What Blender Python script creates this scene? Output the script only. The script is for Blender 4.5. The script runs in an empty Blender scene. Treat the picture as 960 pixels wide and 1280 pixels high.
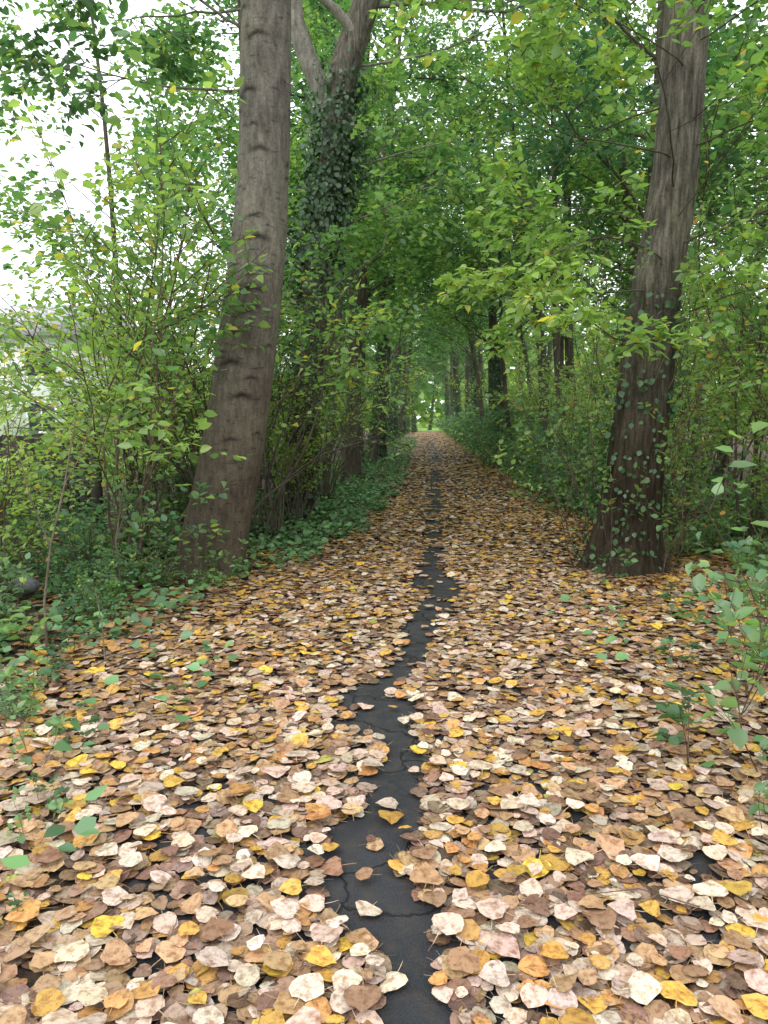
import bpy, math, random
import numpy as np
from mathutils import Vector, noise
random.seed(11); R=np.random.default_rng(11)
sc=bpy.context.scene
COL=sc.collection

# ------------------------------------------------------------ mesh helpers
def new_mesh(name,V,groups,col=None,luv=None,smooth=False):
    V=np.asarray(V,dtype=np.float32)
    me=bpy.data.meshes.new(name)
    me.vertices.add(len(V)); me.vertices.foreach_set('co',V.ravel())
    groups=[np.asarray(g,dtype=np.int32) for g in groups if len(g)]
    nl=sum(g.size for g in groups); npoly=sum(len(g) for g in groups)
    me.loops.add(nl); me.polygons.add(npoly)
    me.loops.foreach_set('vertex_index',np.concatenate([g.ravel() for g in groups]))
    st=[];o=0
    for g in groups:
        st.append(o+np.arange(len(g))*g.shape[1]); o+=g.size
    me.polygons.foreach_set('loop_start',np.concatenate(st).astype(np.int32))
    if smooth: me.polygons.foreach_set('use_smooth',np.ones(npoly,dtype=bool))
    me.update(calc_edges=True)
    if col is not None:
        c=np.ones((len(V),4),dtype=np.float32); c[:,:3]=col
        a=me.attributes.new('col','FLOAT_COLOR','POINT'); a.data.foreach_set('color',c.ravel())
    if luv is not None:
        a=me.attributes.new('luv','FLOAT_VECTOR','POINT'); a.data.foreach_set('vector',np.asarray(luv,dtype=np.float32).ravel())
    return me
def obj(name,me,mat=None,parent=None,loc=(0,0,0),**props):
    o=bpy.data.objects.new(name,me); COL.objects.link(o); o.location=loc
    if mat is not None and me is not None: me.materials.append(mat)
    if parent: o.parent=parent
    for k,v in props.items(): o[k]=v
    return o
def nrm(v):
    n=np.linalg.norm(v,axis=-1,keepdims=True); return v/np.maximum(n,1e-9)

def tmpl_simple():
    T=np.array([[0,0],[-.34,.32],[-.27,.66],[0,1],[.27,.66],[.34,.32]],float)
    return T,[],[[0,3,2,1],[0,5,4,3]]
def tmpl_poplar(ws=(.28,.46,.49,.36,.15)):
    ts=[.07,.24,.48,.72,.90]
    T=[[0,0.10]]
    for t,w in zip(ts,ws):
        T+=[[-w,t],[-w*.5,t+.01],[0,t+.06 if t<.1 else t],[w*.5,t+.01],[w,t]]
    T.append([0,1.03])
    T+=[[-.012,.11],[.012,.11],[.012,-.15],[-.012,-.15],[.01,-.42],[-.006,-.42]]
    q=[];tr=[]
    for i in range(4):
        a=1+i*5;b=a+5
        for k in range(4): q.append([a+k,a+k+1,b+k+1,b+k])
    tr+=[[0,2,1],[0,3,2],[0,4,3],[0,5,4]]
    l=21; tip=26
    for k in range(4): tr.append([l+k,l+k+1,tip])
    q+=[[27,30,29,28],[30,32,31,29]]
    return np.array(T,float),tr,q
SIMPLE=tmpl_simple(); POP=tmpl_poplar(); POP2=tmpl_poplar((.36,.50,.46,.30,.12)); POP3=tmpl_poplar((.22,.40,.47,.41,.22))

def build_leaves(name,pos,d,n,size,col,tmpl=SIMPLE,fold=.25,curl=.15,asp=1.0):
    pos=np.asarray(pos,float);d=nrm(np.asarray(d,float));n=np.asarray(n,float)
    N=len(pos); X=nrm(np.cross(d,n)); Z=np.cross(X,d)
    T,tr,q=tmpl; m=len(T)
    size=np.asarray(size,float).reshape(N,1)
    wj=asp*R.uniform(.8,1.15,(N,1))
    tx=T[None,:,0]*wj; ty=np.repeat(T[None,:,1],N,0)
    f=R.normal(fold,abs(fold)*.6+.05,(N,1)); c=R.normal(curl,abs(curl)*.9+.05,(N,1)); e=R.normal(0,.2,(N,1))
    tz=f*np.abs(tx)*1.0+c*(ty-.4)**2+e*tx*(ty-.5)
    if m>10:
        tz=tz+R.normal(0,.018,(N,m))*(np.abs(T[None,:,0])>.02); tx=tx*(1+R.normal(0,.05,(N,m)))
        bend=R.normal(0,.10,(N,1)); tx=tx+bend*(ty-.3)**2
    V=pos[:,None,:]+size[:,:,None]*(X[:,None,:]*tx[...,None]+d[:,None,:]*ty[...,None]+Z[:,None,:]*tz[...,None])
    off=(np.arange(N)*m)[:,None,None]
    G=[]
    if len(q): G.append((np.array(q)[None]+off).reshape(-1,4))
    if len(tr): G.append((np.array(tr)[None]+off).reshape(-1,3))
    c3=np.repeat(np.asarray(col)[:,None,:],m,1).reshape(-1,3)
    luv=np.zeros((N,m,3)); luv[:,:,0]=T[None,:,0]; luv[:,:,1]=T[None,:,1]; luv[:,:,2]=R.random((N,1))*20
    return new_mesh(name,V.reshape(-1,3),G,c3,luv.reshape(-1,3),smooth=(m>10))

def build_tubes(name,T,col=(1,1,1)):
    Vs=[];Q=[];o=0
    for pts,rad,k in T:
        P=np.asarray(pts,float); n=len(P); rad=np.asarray(rad,float)
        t=np.gradient(P,axis=0); t=nrm(t)
        ref=np.array([0.3,.9,.1]) if abs(t[0][2])>.6 else np.array([0,0,1.])
        a=nrm(np.cross(t,ref)); b=np.cross(t,a)
        th=np.arange(k)*2*math.pi/k
        ring=P[:,None,:]+rad[:,None,None]*(a[:,None,:]*np.cos(th)[None,:,None]+b[:,None,:]*np.sin(th)[None,:,None])
        Vs.append(ring.reshape(-1,3))
        i=np.arange(n-1)[:,None]*k; j=np.arange(k)[None,:]; j2=(j+1)%k
        Q.append(np.stack([i+j,i+j2,i+k+j2,i+k+j],-1).reshape(-1,4)+o)
        o+=n*k
    V=np.concatenate(Vs)
    return new_mesh(name,V,[np.concatenate(Q)],np.ones((len(V),3))*np.array(col),smooth=True)

# ------------------------------------------------------------ materials
def mat(name):
    m=bpy.data.materials.new(name); m.use_nodes=True; nt=m.node_tree; nt.nodes.clear()
    out=nt.nodes.new('ShaderNodeOutputMaterial'); return m,nt,out
def N(nt,t,**k):
    n=nt.nodes.new(t)
    for a,v in k.items(): setattr(n,a,v)
    return n
def mixc(nt,fac,a,b,bt='MIX'):
    n=nt.nodes.new('ShaderNodeMix'); n.data_type='RGBA'; n.blend_type=bt
    for s,v in ((n.inputs[0],fac),(n.inputs[6],a),(n.inputs[7],b)):
        if hasattr(v,'is_linked'): nt.links.new(v,s)
        elif isinstance(v,(int,float)): s.default_value=v
        else: s.default_value=(*v,1) if len(v)==3 else v
    return n.outputs[2]
def math_(nt,op,a,b=None):
    n=nt.nodes.new('ShaderNodeMath'); n.operation=op
    for s,v in ((n.inputs[0],a),(n.inputs[1],b)):
        if v is None: continue
        if hasattr(v,'is_linked'): nt.links.new(v,s)
        else: s.default_value=v
    return n.outputs[0]
def ramp(nt,v,stops):
    n=nt.nodes.new('ShaderNodeValToRGB'); nt.links.new(v,n.inputs[0])
    e=n.color_ramp.elements
    while len(e)<len(stops): e.new(.5)
    for i,(p,c) in enumerate(stops):
        e[i].position=p; e[i].color=(*c,1) if not isinstance(c,(int,float)) else (c,c,c,1)
    return n.outputs[0]
def noise_(nt,vec,scale,detail=4,rough=.6):
    n=nt.nodes.new('ShaderNodeTexNoise'); n.inputs['Scale'].default_value=scale; n.inputs['Detail'].default_value=detail; n.inputs['Roughness'].default_value=rough
    if vec is not None: nt.links.new(vec,n.inputs['Vector'])
    return n.outputs['Fac']
def bump(nt,h,dist,strength=1.0):
    n=nt.nodes.new('ShaderNodeBump'); n.inputs['Distance'].default_value=dist; n.inputs['Strength'].default_value=strength
    nt.links.new(h,n.inputs['Height']); return n.outputs[0]

def leaf_material(name,transl=.35,gloss=.05,var=.25):
    m,nt,out=mat(name)
    at=N(nt,'ShaderNodeAttribute',attribute_name='col')
    oi=N(nt,'ShaderNodeObjectInfo')
    hsv=N(nt,'ShaderNodeHueSaturation')
    nt.links.new(at.outputs['Color'],hsv.inputs['Color'])
    v=math_(nt,'ADD',math_(nt,'MULTIPLY',oi.outputs['Random'],var),1-var/2)
    nt.links.new(v,hsv.inputs['Value'])
    hh=math_(nt,'ADD',math_(nt,'MULTIPLY',oi.outputs['Random'],-.03),.515)
    nt.links.new(hh,hsv.inputs['Hue'])
    p=N(nt,'ShaderNodeBsdfDiffuse')
    nt.links.new(hsv.outputs[0],p.inputs['Color'])
    t=N(nt,'ShaderNodeBsdfTranslucent')
    tc=mixc(nt,1.0,hsv.outputs[0],(1.65,1.65,1.1),'MULTIPLY'); nt.links.new(tc,t.inputs['Color'])
    mx=N(nt,'ShaderNodeMixShader'); mx.inputs[0].default_value=transl
    nt.links.new(p.outputs[0],mx.inputs[1]); nt.links.new(t.outputs[0],mx.inputs[2])
    gl=N(nt,'ShaderNodeBsdfGlossy'); gl.inputs['Roughness'].default_value=.45
    m2=N(nt,'ShaderNodeMixShader'); m2.inputs[0].default_value=gloss
    nt.links.new(mx.outputs[0],m2.inputs[1]); nt.links.new(gl.outputs[0],m2.inputs[2]); nt.links.new(m2.outputs[0],out.inputs[0])
    return m
M_leaf=leaf_material('green_leaf',.5,.05)
M_ivy=leaf_material('ivy_leaf',.12,.06)

def litter_material():
    m,nt,out=mat('fallen_leaf_surface')
    at=N(nt,'ShaderNodeAttribute',attribute_name='col'); uv=N(nt,'ShaderNodeAttribute',attribute_name='luv')
    sep=N(nt,'ShaderNodeSeparateXYZ'); nt.links.new(uv.outputs['Vector'],sep.inputs[0])
    ax=math_(nt,'ABSOLUTE',sep.outputs[0])
    mid=math_(nt,'LESS_THAN',ax,.014)
    s=math_(nt,'SUBTRACT',sep.outputs[1],math_(nt,'MULTIPLY',ax,.75))
    fr=math_(nt,'FRACT',math_(nt,'MULTIPLY',s,6.5))
    side=math_(nt,'LESS_THAN',fr,.09)
    vein=math_(nt,'MAXIMUM',mid,math_(nt,'MULTIPLY',side,.5))
    g=N(nt,'ShaderNodeNewGeometry')
    n1=noise_(nt,uv.outputs['Vector'],3.5,4,.65)
    n2=noise_(nt,g.outputs['Position'],70,3,.7)
    blotch=ramp(nt,n1,[(.33,(.50,.36,.27)),(.54,(1,1,1)),(.75,(1.0,.9,.74))])
    c=mixc(nt,1.0,at.outputs['Color'],blotch,'MULTIPLY')
    sp=ramp(nt,n2,[(.3,(.45,.35,.3)),(.44,(1,1,1))])
    c=mixc(nt,.75,c,sp,'MULTIPLY')
    c=mixc(nt,math_(nt,'MULTIPLY',vein,.38),c,(.36,.22,.10))
    p=N(nt,'ShaderNodeBsdfPrincipled'); p.inputs['Roughness'].default_value=.5; p.inputs['Specular IOR Level'].default_value=.35
    nt.links.new(c,p.inputs['Base Color'])
    h=math_(nt,'ADD',math_(nt,'MULTIPLY',vein,.5),n1)
    nt.links.new(bump(nt,h,.004,.6),p.inputs['Normal'])
    nt.links.new(p.outputs[0],out.inputs[0])
    return m
M_litter=litter_material()

def bark_material(name,c1,c2,c3,stretch=(9,9,2.0),bd=.02,moss=0.0,ring=False,low=None):
    m,nt,out=mat(name)
    tc=N(nt,'ShaderNodeTexCoord'); mp=N(nt,'ShaderNodeMapping'); mp.inputs['Scale'].default_value=stretch
    nt.links.new(tc.outputs['Object'],mp.inputs['Vector'])
    n1=noise_(nt,mp.outputs[0],2.2,8,.68)
    n2=noise_(nt,tc.outputs['Object'],1.7,4,.6)
    n3=noise_(nt,tc.outputs['Object'],45,5,.7)
    c=ramp(nt,n1,[(.32,c1),(.5,c2),(.7,c3)])
    c=mixc(nt,1.0,c,ramp(nt,n2,[(.3,(.65,.65,.62)),(.65,(1.15,1.12,1.05))]),'MULTIPLY')
    c=mixc(nt,.7,c,ramp(nt,n3,[(.3,(.5,.5,.5)),(.6,(1.1,1.1,1.1))]),'MULTIPLY')
    if moss:
        c=mixc(nt,math_(nt,'MULTIPLY',ramp(nt,n2,[(.45,0),(.62,1)]),moss),c,(.09,.11,.05))
    if ring:
        mp2=N(nt,'ShaderNodeMapping'); mp2.inputs['Scale'].default_value=(5,5,20)
        nt.links.new(tc.outputs['Object'],mp2.inputs['Vector'])
        n4=noise_(nt,mp2.outputs[0],1.5,5,.65)
        c=mixc(nt,1.0,c,ramp(nt,n4,[(.34,(.5,.48,.46)),(.42,(1,1,1))]),'MULTIPLY')
    if low:  # darkens the lower trunk: browner mossy bark plus shadow put into the colour
        se=N(nt,'ShaderNodeSeparateXYZ'); nt.links.new(tc.outputs['Object'],se.inputs[0])
        f=ramp(nt,math_(nt,'ADD',math_(nt,'MULTIPLY',se.outputs[2],.2),math_(nt,'MULTIPLY',n2,.25)),[(.3,1),(.75,0)])
        c=mixc(nt,f,c,mixc(nt,1.0,c,low,'MULTIPLY'))
    at=N(nt,'ShaderNodeAttribute',attribute_name='col')
    c=mixc(nt,1.0,c,at.outputs['Color'],'MULTIPLY')
    p=N(nt,'ShaderNodeBsdfPrincipled'); p.inputs['Roughness'].default_value=.9; p.inputs['Specular IOR Level'].default_value=.2
    nt.links.new(c,p.inputs['Base Color'])
    h=math_(nt,'ADD',n1,math_(nt,'MULTIPLY',n3,.35))
    if ring: h=math_(nt,'ADD',h,math_(nt,'MULTIPLY',n4,.2))
    nt.links.new(bump(nt,h,bd,.9),p.inputs['Normal'])
    nt.links.new(p.outputs[0],out.inputs[0]); return m
M_bark1=bark_material('grey_poplar_bark',(.085,.076,.067),(.155,.141,.124),(.235,.218,.193),(9,9,2.6),.008,.15,True,(.60,.53,.46))
M_bark2=bark_material('furrowed_bark',(.045,.038,.032),(.14,.125,.105),(.26,.24,.21),(16,16,1.8),.04,.2,False,(.34,.28,.23))
M_bark3=bark_material('woodland_bark',(.04,.034,.028),(.10,.085,.07),(.17,.15,.125),(8,8,1.5),.02,.4)
M_bark4=bark_material('pale_limb_bark',(.10,.095,.085),(.22,.205,.185),(.34,.32,.29),(8,8,2.5),.012,.1)
M_twig=bark_material('twig_bark',(.06,.045,.033),(.12,.09,.067),(.2,.16,.12),(10,10,4),.003)
M_dead=bark_material('dead_stem_bark',(.09,.07,.055),(.17,.14,.11),(.25,.21,.17),(10,10,4),.003)

# ------------------------------------------------------------ ground
def strip(y):
    ys=[1.2,1.55,1.68,1.9,2.0,2.06,2.3,2.42,2.55,2.77,2.95,3.13,3.37,3.67,3.89,4.05,4.14,4.5,4.93,5.4,5.8,6.2,6.66,7.3,7.86,9,12,20,30]
    xl=[-.15,-.14,-.12,-.12,-.18,-.31,-.36,-.33,-.31,-.22,-.21,-.18,-.29,-.43,-.44,-.31,-.23,-.18,-.12,-.16,-.05,.04,-.15,-.05,-.03,0.02,.04,.14,.2]
    xr=[.13,.12,.10,.05,-.01,.03,-.03,-.10,-.07,.05,-.03,.04,-.01,-.01,-.14,-.15,-.08,.03,.09,.12,.27,.31,.35,.18,.20,.24,.32,.46,.7]
    return np.interp(y,ys,xl),np.interp(y,ys,xr)
def gz(x,y):
    x=np.asarray(x,float);y=np.asarray(y,float)
    side=np.clip((np.abs(x-.7)-2.0)/2.0,0,1)
    side=side*side*(3-2*side)
    return side*(.06+.05*np.sin(x*1.7+y*.6)+.04*np.sin(y*1.3-x*.8)+.02*np.sin(3.1*y+2.3*x)) - .004
def grid_sheet(name,xs,ys,zf):
    X,Y=np.meshgrid(xs,ys); Z=zf(X,Y); V=np.stack([X,Y,Z],-1).reshape(-1,3)
    nx=len(xs); i=np.arange(len(ys)-1)[:,None]*nx; j=np.arange(nx-1)[None]
    Q=np.stack([i+j,i+j+1,i+nx+j+1,i+nx+j],-1).reshape(-1,4)
    return new_mesh(name,V,[Q],smooth=True)
xs=np.unique(np.concatenate([[-400,-200,-100,-60,-40,-30,-20,-15],np.arange(-12,14,.3),[16,20,30,40,60,100,200,400]]))
ys=np.unique(np.concatenate([[-60,-20,-8],np.arange(-4,30,.3),np.arange(30,100,2),[120,150,200,300,500]]))
m,nt,out=mat('woodland_soil')
g=N(nt,'ShaderNodeNewGeometry'); sp=N(nt,'ShaderNodeSeparateXYZ'); nt.links.new(g.outputs['Position'],sp.inputs[0])
n1=noise_(nt,g.outputs['Position'],6,6,.7); n2=noise_(nt,g.outputs['Position'],90,5,.7)
c=ramp(nt,n1,[(.3,(.03,.022,.016)),(.5,(.07,.048,.032)),(.7,(.12,.082,.048))])
c=mixc(nt,.7,c,ramp(nt,n2,[(.35,(.5,.5,.5)),(.6,(1.3,1.2,1.1))]),'MULTIPLY')
grass=mixc(nt,n1,(.12,.22,.035),(.20,.32,.05))
far=ramp(nt,math_(nt,'MULTIPLY',sp.outputs[1],.005),[(.48,0),(.51,1)])
lft=ramp(nt,math_(nt,'ADD',math_(nt,'MULTIPLY',sp.outputs[0],-.05),math_(nt,'MULTIPLY',n1,.1)),[(.38,0),(.46,1)])
c=mixc(nt,math_(nt,'MAXIMUM',far,lft),c,grass)
p=N(nt,'ShaderNodeBsdfPrincipled'); p.inputs['Roughness'].default_value=.95
nt.links.new(c,p.inputs['Base Color']); nt.links.new(bump(nt,math_(nt,'ADD',n1,n2),.03,.8),p.inputs['Normal']); nt.links.new(p.outputs[0],out.inputs[0])
obj('ground',grid_sheet('ground',xs,ys,gz),m,kind='structure')

m,nt,out=mat('worn_asphalt')
g=N(nt,'ShaderNodeNewGeometry')
n1=noise_(nt,g.outputs['Position'],3,5,.6); n2=noise_(nt,g.outputs['Position'],170,3,.7); n3=noise_(nt,g.outputs['Position'],14,6,.75)
wv=N(nt,'ShaderNodeVectorMath'); wv.operation='MULTIPLY_ADD'
nn=N(nt,'ShaderNodeTexNoise'); nn.inputs['Scale'].default_value=5; nn.inputs['Detail'].default_value=5
nt.links.new(g.outputs['Position'],nn.inputs['Vector'])
nt.links.new(nn.outputs['Color'],wv.inputs[0]); wv.inputs[1].default_value=(.3,.3,.3); nt.links.new(g.outputs['Position'],wv.inputs[2])
vo=N(nt,'ShaderNodeTexVoronoi'); vo.feature='DISTANCE_TO_EDGE'; vo.inputs['Scale'].default_value=1.9
nt.links.new(wv.outputs[0],vo.inputs['Vector'])
crack=ramp(nt,vo.outputs['Distance'],[(.0,0),(.014,1)])
c=ramp(nt,n1,[(.3,(.013,.015,.019)),(.7,(.030,.032,.037))])
c=mixc(nt,1.0,c,ramp(nt,n2,[(.3,(.35,.35,.35)),(.7,(2.1,2.1,2.1))]),'MULTIPLY')
c=mixc(nt,ramp(nt,n3,[(.47,0),(.66,.65)]),c,(.065,.05,.038))
c=mixc(nt,crack,(.005,.005,.005),c)
sp=N(nt,'ShaderNodeSeparateXYZ'); nt.links.new(g.outputs['Position'],sp.inputs[0])
debris=ramp(nt,math_(nt,'ADD',math_(nt,'MULTIPLY',sp.outputs[1],.012),math_(nt,'MULTIPLY',n3,.5)),[(.52,0),(.85,.7)])
c=mixc(nt,debris,c,(.11,.075,.05))
p=N(nt,'ShaderNodeBsdfPrincipled')
nt.links.new(ramp(nt,n1,[(.3,.5),(.7,.8)]),p.inputs['Roughness'])
nt.links.new(c,p.inputs['Base Color'])
h=math_(nt,'ADD',math_(nt,'MULTIPLY',n2,.7),math_(nt,'MULTIPLY',crack,1.6)); h=math_(nt,'ADD',h,n3)
nt.links.new(bump(nt,h,.014,1.0),p.inputs['Normal']); nt.links.new(p.outputs[0],out.inputs[0])
obj('path',grid_sheet('path',np.linspace(-.95,2.2,12),np.unique(np.concatenate([np.arange(-4,95,1.)])),lambda x,y:x*0+.0),m,kind='structure')

# ------------------------------------------------------------ leaf litter
PAL=np.array([[.67,.56,.45],[.57,.44,.35],[.48,.31,.17],[.60,.36,.08],[.68,.47,.07],[.30,.18,.11],[.17,.10,.075],[.40,.40,.10],[.52,.28,.10]])
PN=np.array([.25,.22,.22,.09,.035,.11,.045,.004,.08])
PF=np.array([.16,.15,.27,.19,.04,.09,.02,.003,.13])
def pick(n,y,x=None):
    w=np.clip((y-3)/8,0,1)[:,None]; P=PN*(1-w)+PF*w
    if x is not None:
        e=np.clip((np.abs(x-.1)-.9)/1.3,0,1)[:,None]; P=P*(1-e*.6*np.array([1,1,.0,-1.2,-1.6,-.3,0,0,-1.0]))
    cs=np.cumsum(P,1); u=R.random((n,1))*cs[:,-1:]
    k=(u>cs).sum(1); c=PAL[k]*R.uniform(.7,1.18,(n,1))*R.uniform(.93,1.07,(n,3))
    return np.clip(c,0,.8),k
def strip_mask(x,y,pad=0.0):
    xl,xr=strip(y)
    tri=lambda v: 2*np.abs(v-np.floor(v+.5))-.5
    wl=.07*tri(y*2.3+.2)+.06*tri(y*5.1)+.02*np.sin(y*41+x*5); wr=.07*tri(y*1.9+.6)+.06*tri(y*4.3+.1)+.02*np.sin(y*37+x*5)
    ins=(x>xl+wl-pad)&(x<xr+wr+pad)
    gt=(np.sin(y*2.1)+np.sin(y*5.3+1)+.8*np.sin(y*.9+2))>-.7
    ins&=(y<8.6)|(gt&(y<55))
    return ins
def left_edge(y):
    return np.interp(y,[0,3.0,4.4,6.2,7.5,9,12,18,40,95],[-4.0,-2.7,-2.4,-1.95,-1.55,-1.2,-1.0,-.8,-.85,-.95])
def right_edge(y):
    return np.interp(y,[0,7,9,11,14,18,40,95],[4.6,4.4,3.6,2.4,2.2,2.15,2.4,2.4])
def scatter(x0,x1,y0,y1,dens):
    n=int((x1-x0)*(y1-y0)*dens); x=R.uniform(x0,x1,n); y=R.uniform(y0,y1,n)
    le=left_edge(y)+.25*np.sin(y*3)+.1*np.sin(y*7.7); re=right_edge(y)+.2*np.sin(y*2.3)
    dl=x-le; dr=re-x
    pk=np.where(dl>0,1,np.exp(dl/.35))*np.where(dr>0,1,np.exp(dr/.5))
    pk=np.maximum(pk,.14)
    k=(R.random(n)<pk)&(np.abs(x-.1)<.66*y+.9)
    return x[k],y[k]
def litter(parts,under):
    x=np.concatenate([p[0] for p in parts]);y=np.concatenate([p[1] for p in parts])
    ins=strip_mask(x,y,.0)
    k=(~ins)|(R.random(len(x))<(.09 if not under else .02)); return x[k],y[k]
def make_litter(name,x,y,under,tm,size=(.06,.11)):
    n=len(x); a=R.uniform(0,2*math.pi,n)
    tilt=R.normal(0,.09 if under else .14,(n,2))
    d=np.stack([np.cos(a),np.sin(a),tilt[:,0]],-1)
    nn=np.stack([R.normal(0,.12,n),R.normal(0,.12,n)+tilt[:,1]*.5,np.ones(n)],-1)
    s=size[0]+(size[1]-size[0])*R.random(n)**1.2
    z=gz(x,y)*1+ (.008 if under else .016)+R.uniform(0,.012 if under else .018,n)
    if under:
        col=np.array([[.23,.15,.105]])*R.uniform(.45,1.7,(n,1))*R.uniform(.9,1.1,(n,3))
        cc,_=pick(n,y); k=R.random(n)<.5; col[k]=cc[k]*.65
    else: col,_=pick(n,y,x)
    c=np.where(y>20,1.6,1)
    pos=np.stack([x,y,np.maximum(z,.008)+np.abs(tilt[:,0])*s*.35],-1)-.45*d*(s*c)[:,None]
    return build_leaves(name,pos,d,nn,s*c,col,tm,fold=.02,curl=-.06 if not under else 0.03,asp=.98)
near=[];tries=0
while len(near)<300 and tries<30000:
    tries+=1
    y=1.2+1.9*random.random()**1.1; x=random.uniform(-.1-.62*y,.62*y-.05)
    xl,xr=strip(y)
    if xl-.0<x<xr+.0 and random.random()>.16: continue
    if any((x-a)**2+(y-b)**2<.055**2 for a,b in near): continue
    near.append((x,y))
names=['pale beige fallen poplar leaf lying on the path','pinkish beige fallen poplar leaf lying on the path','tan fallen poplar leaf lying on the leaf litter','golden orange fallen poplar leaf on the leaf litter','bright yellow fallen poplar leaf on the leaf litter','brown fallen poplar leaf lying on the leaf litter','dark brown rotting poplar leaf on the leaf litter','greenish yellow fallen poplar leaf on the leaf litter','orange brown fallen poplar leaf on the leaf litter']
for x,y in near:
    c,k=pick(1,np.array([1.5]),np.array([x])); k=int(k[0]); s=.055+.052*random.random()**.9; a=random.uniform(0,6.28)
    t=random.gauss(0,.10)
    d=np.array([[math.cos(a),math.sin(a),t]]); nn=np.array([[random.gauss(0,.1),random.gauss(0,.1),1]])
    me=build_leaves('fallen_leaf',-.45*d*s,d,nn,[s],c,random.choice([POP,POP,POP2,POP3]),fold=.03,curl=-.07)
    ins=strip_mask(np.array([x]),np.array([y]),0)[0]
    z=(.010 if ins else .036)+abs(t)*s*.4+random.random()*.008
    obj('fallen_leaf',me,M_litter,loc=(x,y,z),label=names[k],category='leaf',group='fallen poplar leaves on the path')
A=litter([scatter(-5,4.8,.6,8,460),scatter(-5.5,5,8,14,240)],True)
B1_=litter([scatter(-5,4.8,.6,8,160),scatter(-4.5,5,8,14,125)],False)
B2_=litter([scatter(-5,4.8,.6,8,175),scatter(-4.5,5,8,14,125)],False)
C=litter([scatter(-3,4,14,26,190),scatter(-1.8,3.4,26,95,50)],False)
meshes=[make_litter('a',*A,True,POP3,(.055,.09)),make_litter('b',*B1_,False,POP,(.045,.10)),make_litter('b',*B2_,False,POP3,(.035,.088)),make_litter('c',*C,False,SIMPLE,(.07,.11))]
def join_meshes(name,ms,material):
    os_=[]
    for mm in ms:
        o=bpy.data.objects.new(name,mm); COL.objects.link(o); os_.append(o)
    with bpy.context.temp_override(active_object=os_[0],selected_editable_objects=os_,selected_objects=os_):
        bpy.ops.object.join()
    o=os_[0]; o.data.materials.clear(); o.data.materials.append(material); return o
lo=join_meshes('leaf_litter',meshes,M_litter); lo.name='leaf_litter'; lo['kind']='stuff'; lo['label']='carpet of yellow, beige and brown fallen poplar leaves'; lo['category']='leaf litter'

# ------------------------------------------------------------ growth
UP=np.array([0,0,1.])
def rv(s): return np.array([random.gauss(0,s),random.gauss(0,s),random.gauss(0,s)])
def n1_(v): return v/ (math.sqrt(v[0]*v[0]+v[1]*v[1]+v[2]*v[2])+1e-9)
class Leaves:
    def __init__(s): s.p=[];s.d=[];s.n=[];s.s=[];s.c=[]
def grow(T,L,p,d,length,r,depth,c):
    n=max(3,int(length/c['seg'])); step=length/n; pts=[p]; d=n1_(np.asarray(d,float))
    ds=[d]
    for i in range(n):
        d=n1_(d+rv(c['wig'])+UP*c['up'][depth]); p=p+d*step; pts.append(p); ds.append(d)
    k=6 if r>.03 else (4 if r>.008 else 3)
    T.append((pts,np.linspace(r,max(r*.35,.0015),n+1),k))
    if depth>0:
        m=c['kids'][depth]; m=int(m*random.uniform(.7,1.3)+.5)
        for j in range(m):
            t=random.uniform(c.get('t0',.25),1)*n; i=min(int(t),n-1); f=t-i
            b=pts[i]*(1-f)+pts[i+1]*f; tg=ds[i+1]
            pr=n1_(np.cross(tg,rv(1))); pr=pr*np.array([1,1,c['flat']])
            a=random.uniform(.55,1.1); cd=n1_(tg*math.cos(a)+pr*math.sin(a))
            grow(T,L,b,cd,length*c['ratio']*random.uniform(.7,1.2)*(1.2-.5*t/n),max(r*.45,.0018),depth-1,c)
    if depth<=c['leafd']:
        nl=max(2,int(length/c['space'])); side=1
        for j in range(nl):
            t=(.15+.85*(j+random.random()*.5)/nl)*n; i=min(int(t),n-1); f=min(t-i,1)
            b=pts[i]*(1-f)+pts[i+1]*f; tg=ds[i+1]
            for q in range(c['per']):
                side=-side
                sd=n1_(np.cross(tg,UP)+rv(.15))*side
                ld=n1_(tg*random.uniform(.2,.9)+sd*random.uniform(.5,1)+rv(.25)+UP*c['droop'])
                L.p.append(b+rv(c['scat'])); L.d.append(ld); L.n.append(UP*c.get('upn',1)+rv(c['tilt'])); L.s.append(c['size']*random.uniform(.6,1.2))
def colors(Lp,ca,cb,cy=None,py=0.0):
    P=np.array(Lp); n=len(P)
    f=np.array([noise.noise(Vector(p*0.9))*.9+.5 for p in P])[:,None]+R.normal(0,.22,(n,1)); f=np.clip(f,0,1)
    c=np.array(ca)*(1-f)+np.array(cb)*f; c=c*R.uniform(.75,1.25,(n,1))
    if cy is not None:
        k=R.random(n)<py; c[k]=np.array(cy)*R.uniform(.7,1.2,(k.sum(),1))
    return np.clip(c,0,.7)
DK=(.048,.118,.050); MD=(.096,.217,.075); LT=(.20,.355,.095); YG=(.33,.455,.11); YE=(.52,.46,.08); BL=(.068,.18,.10); BG=(.20,.335,.16)

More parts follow.
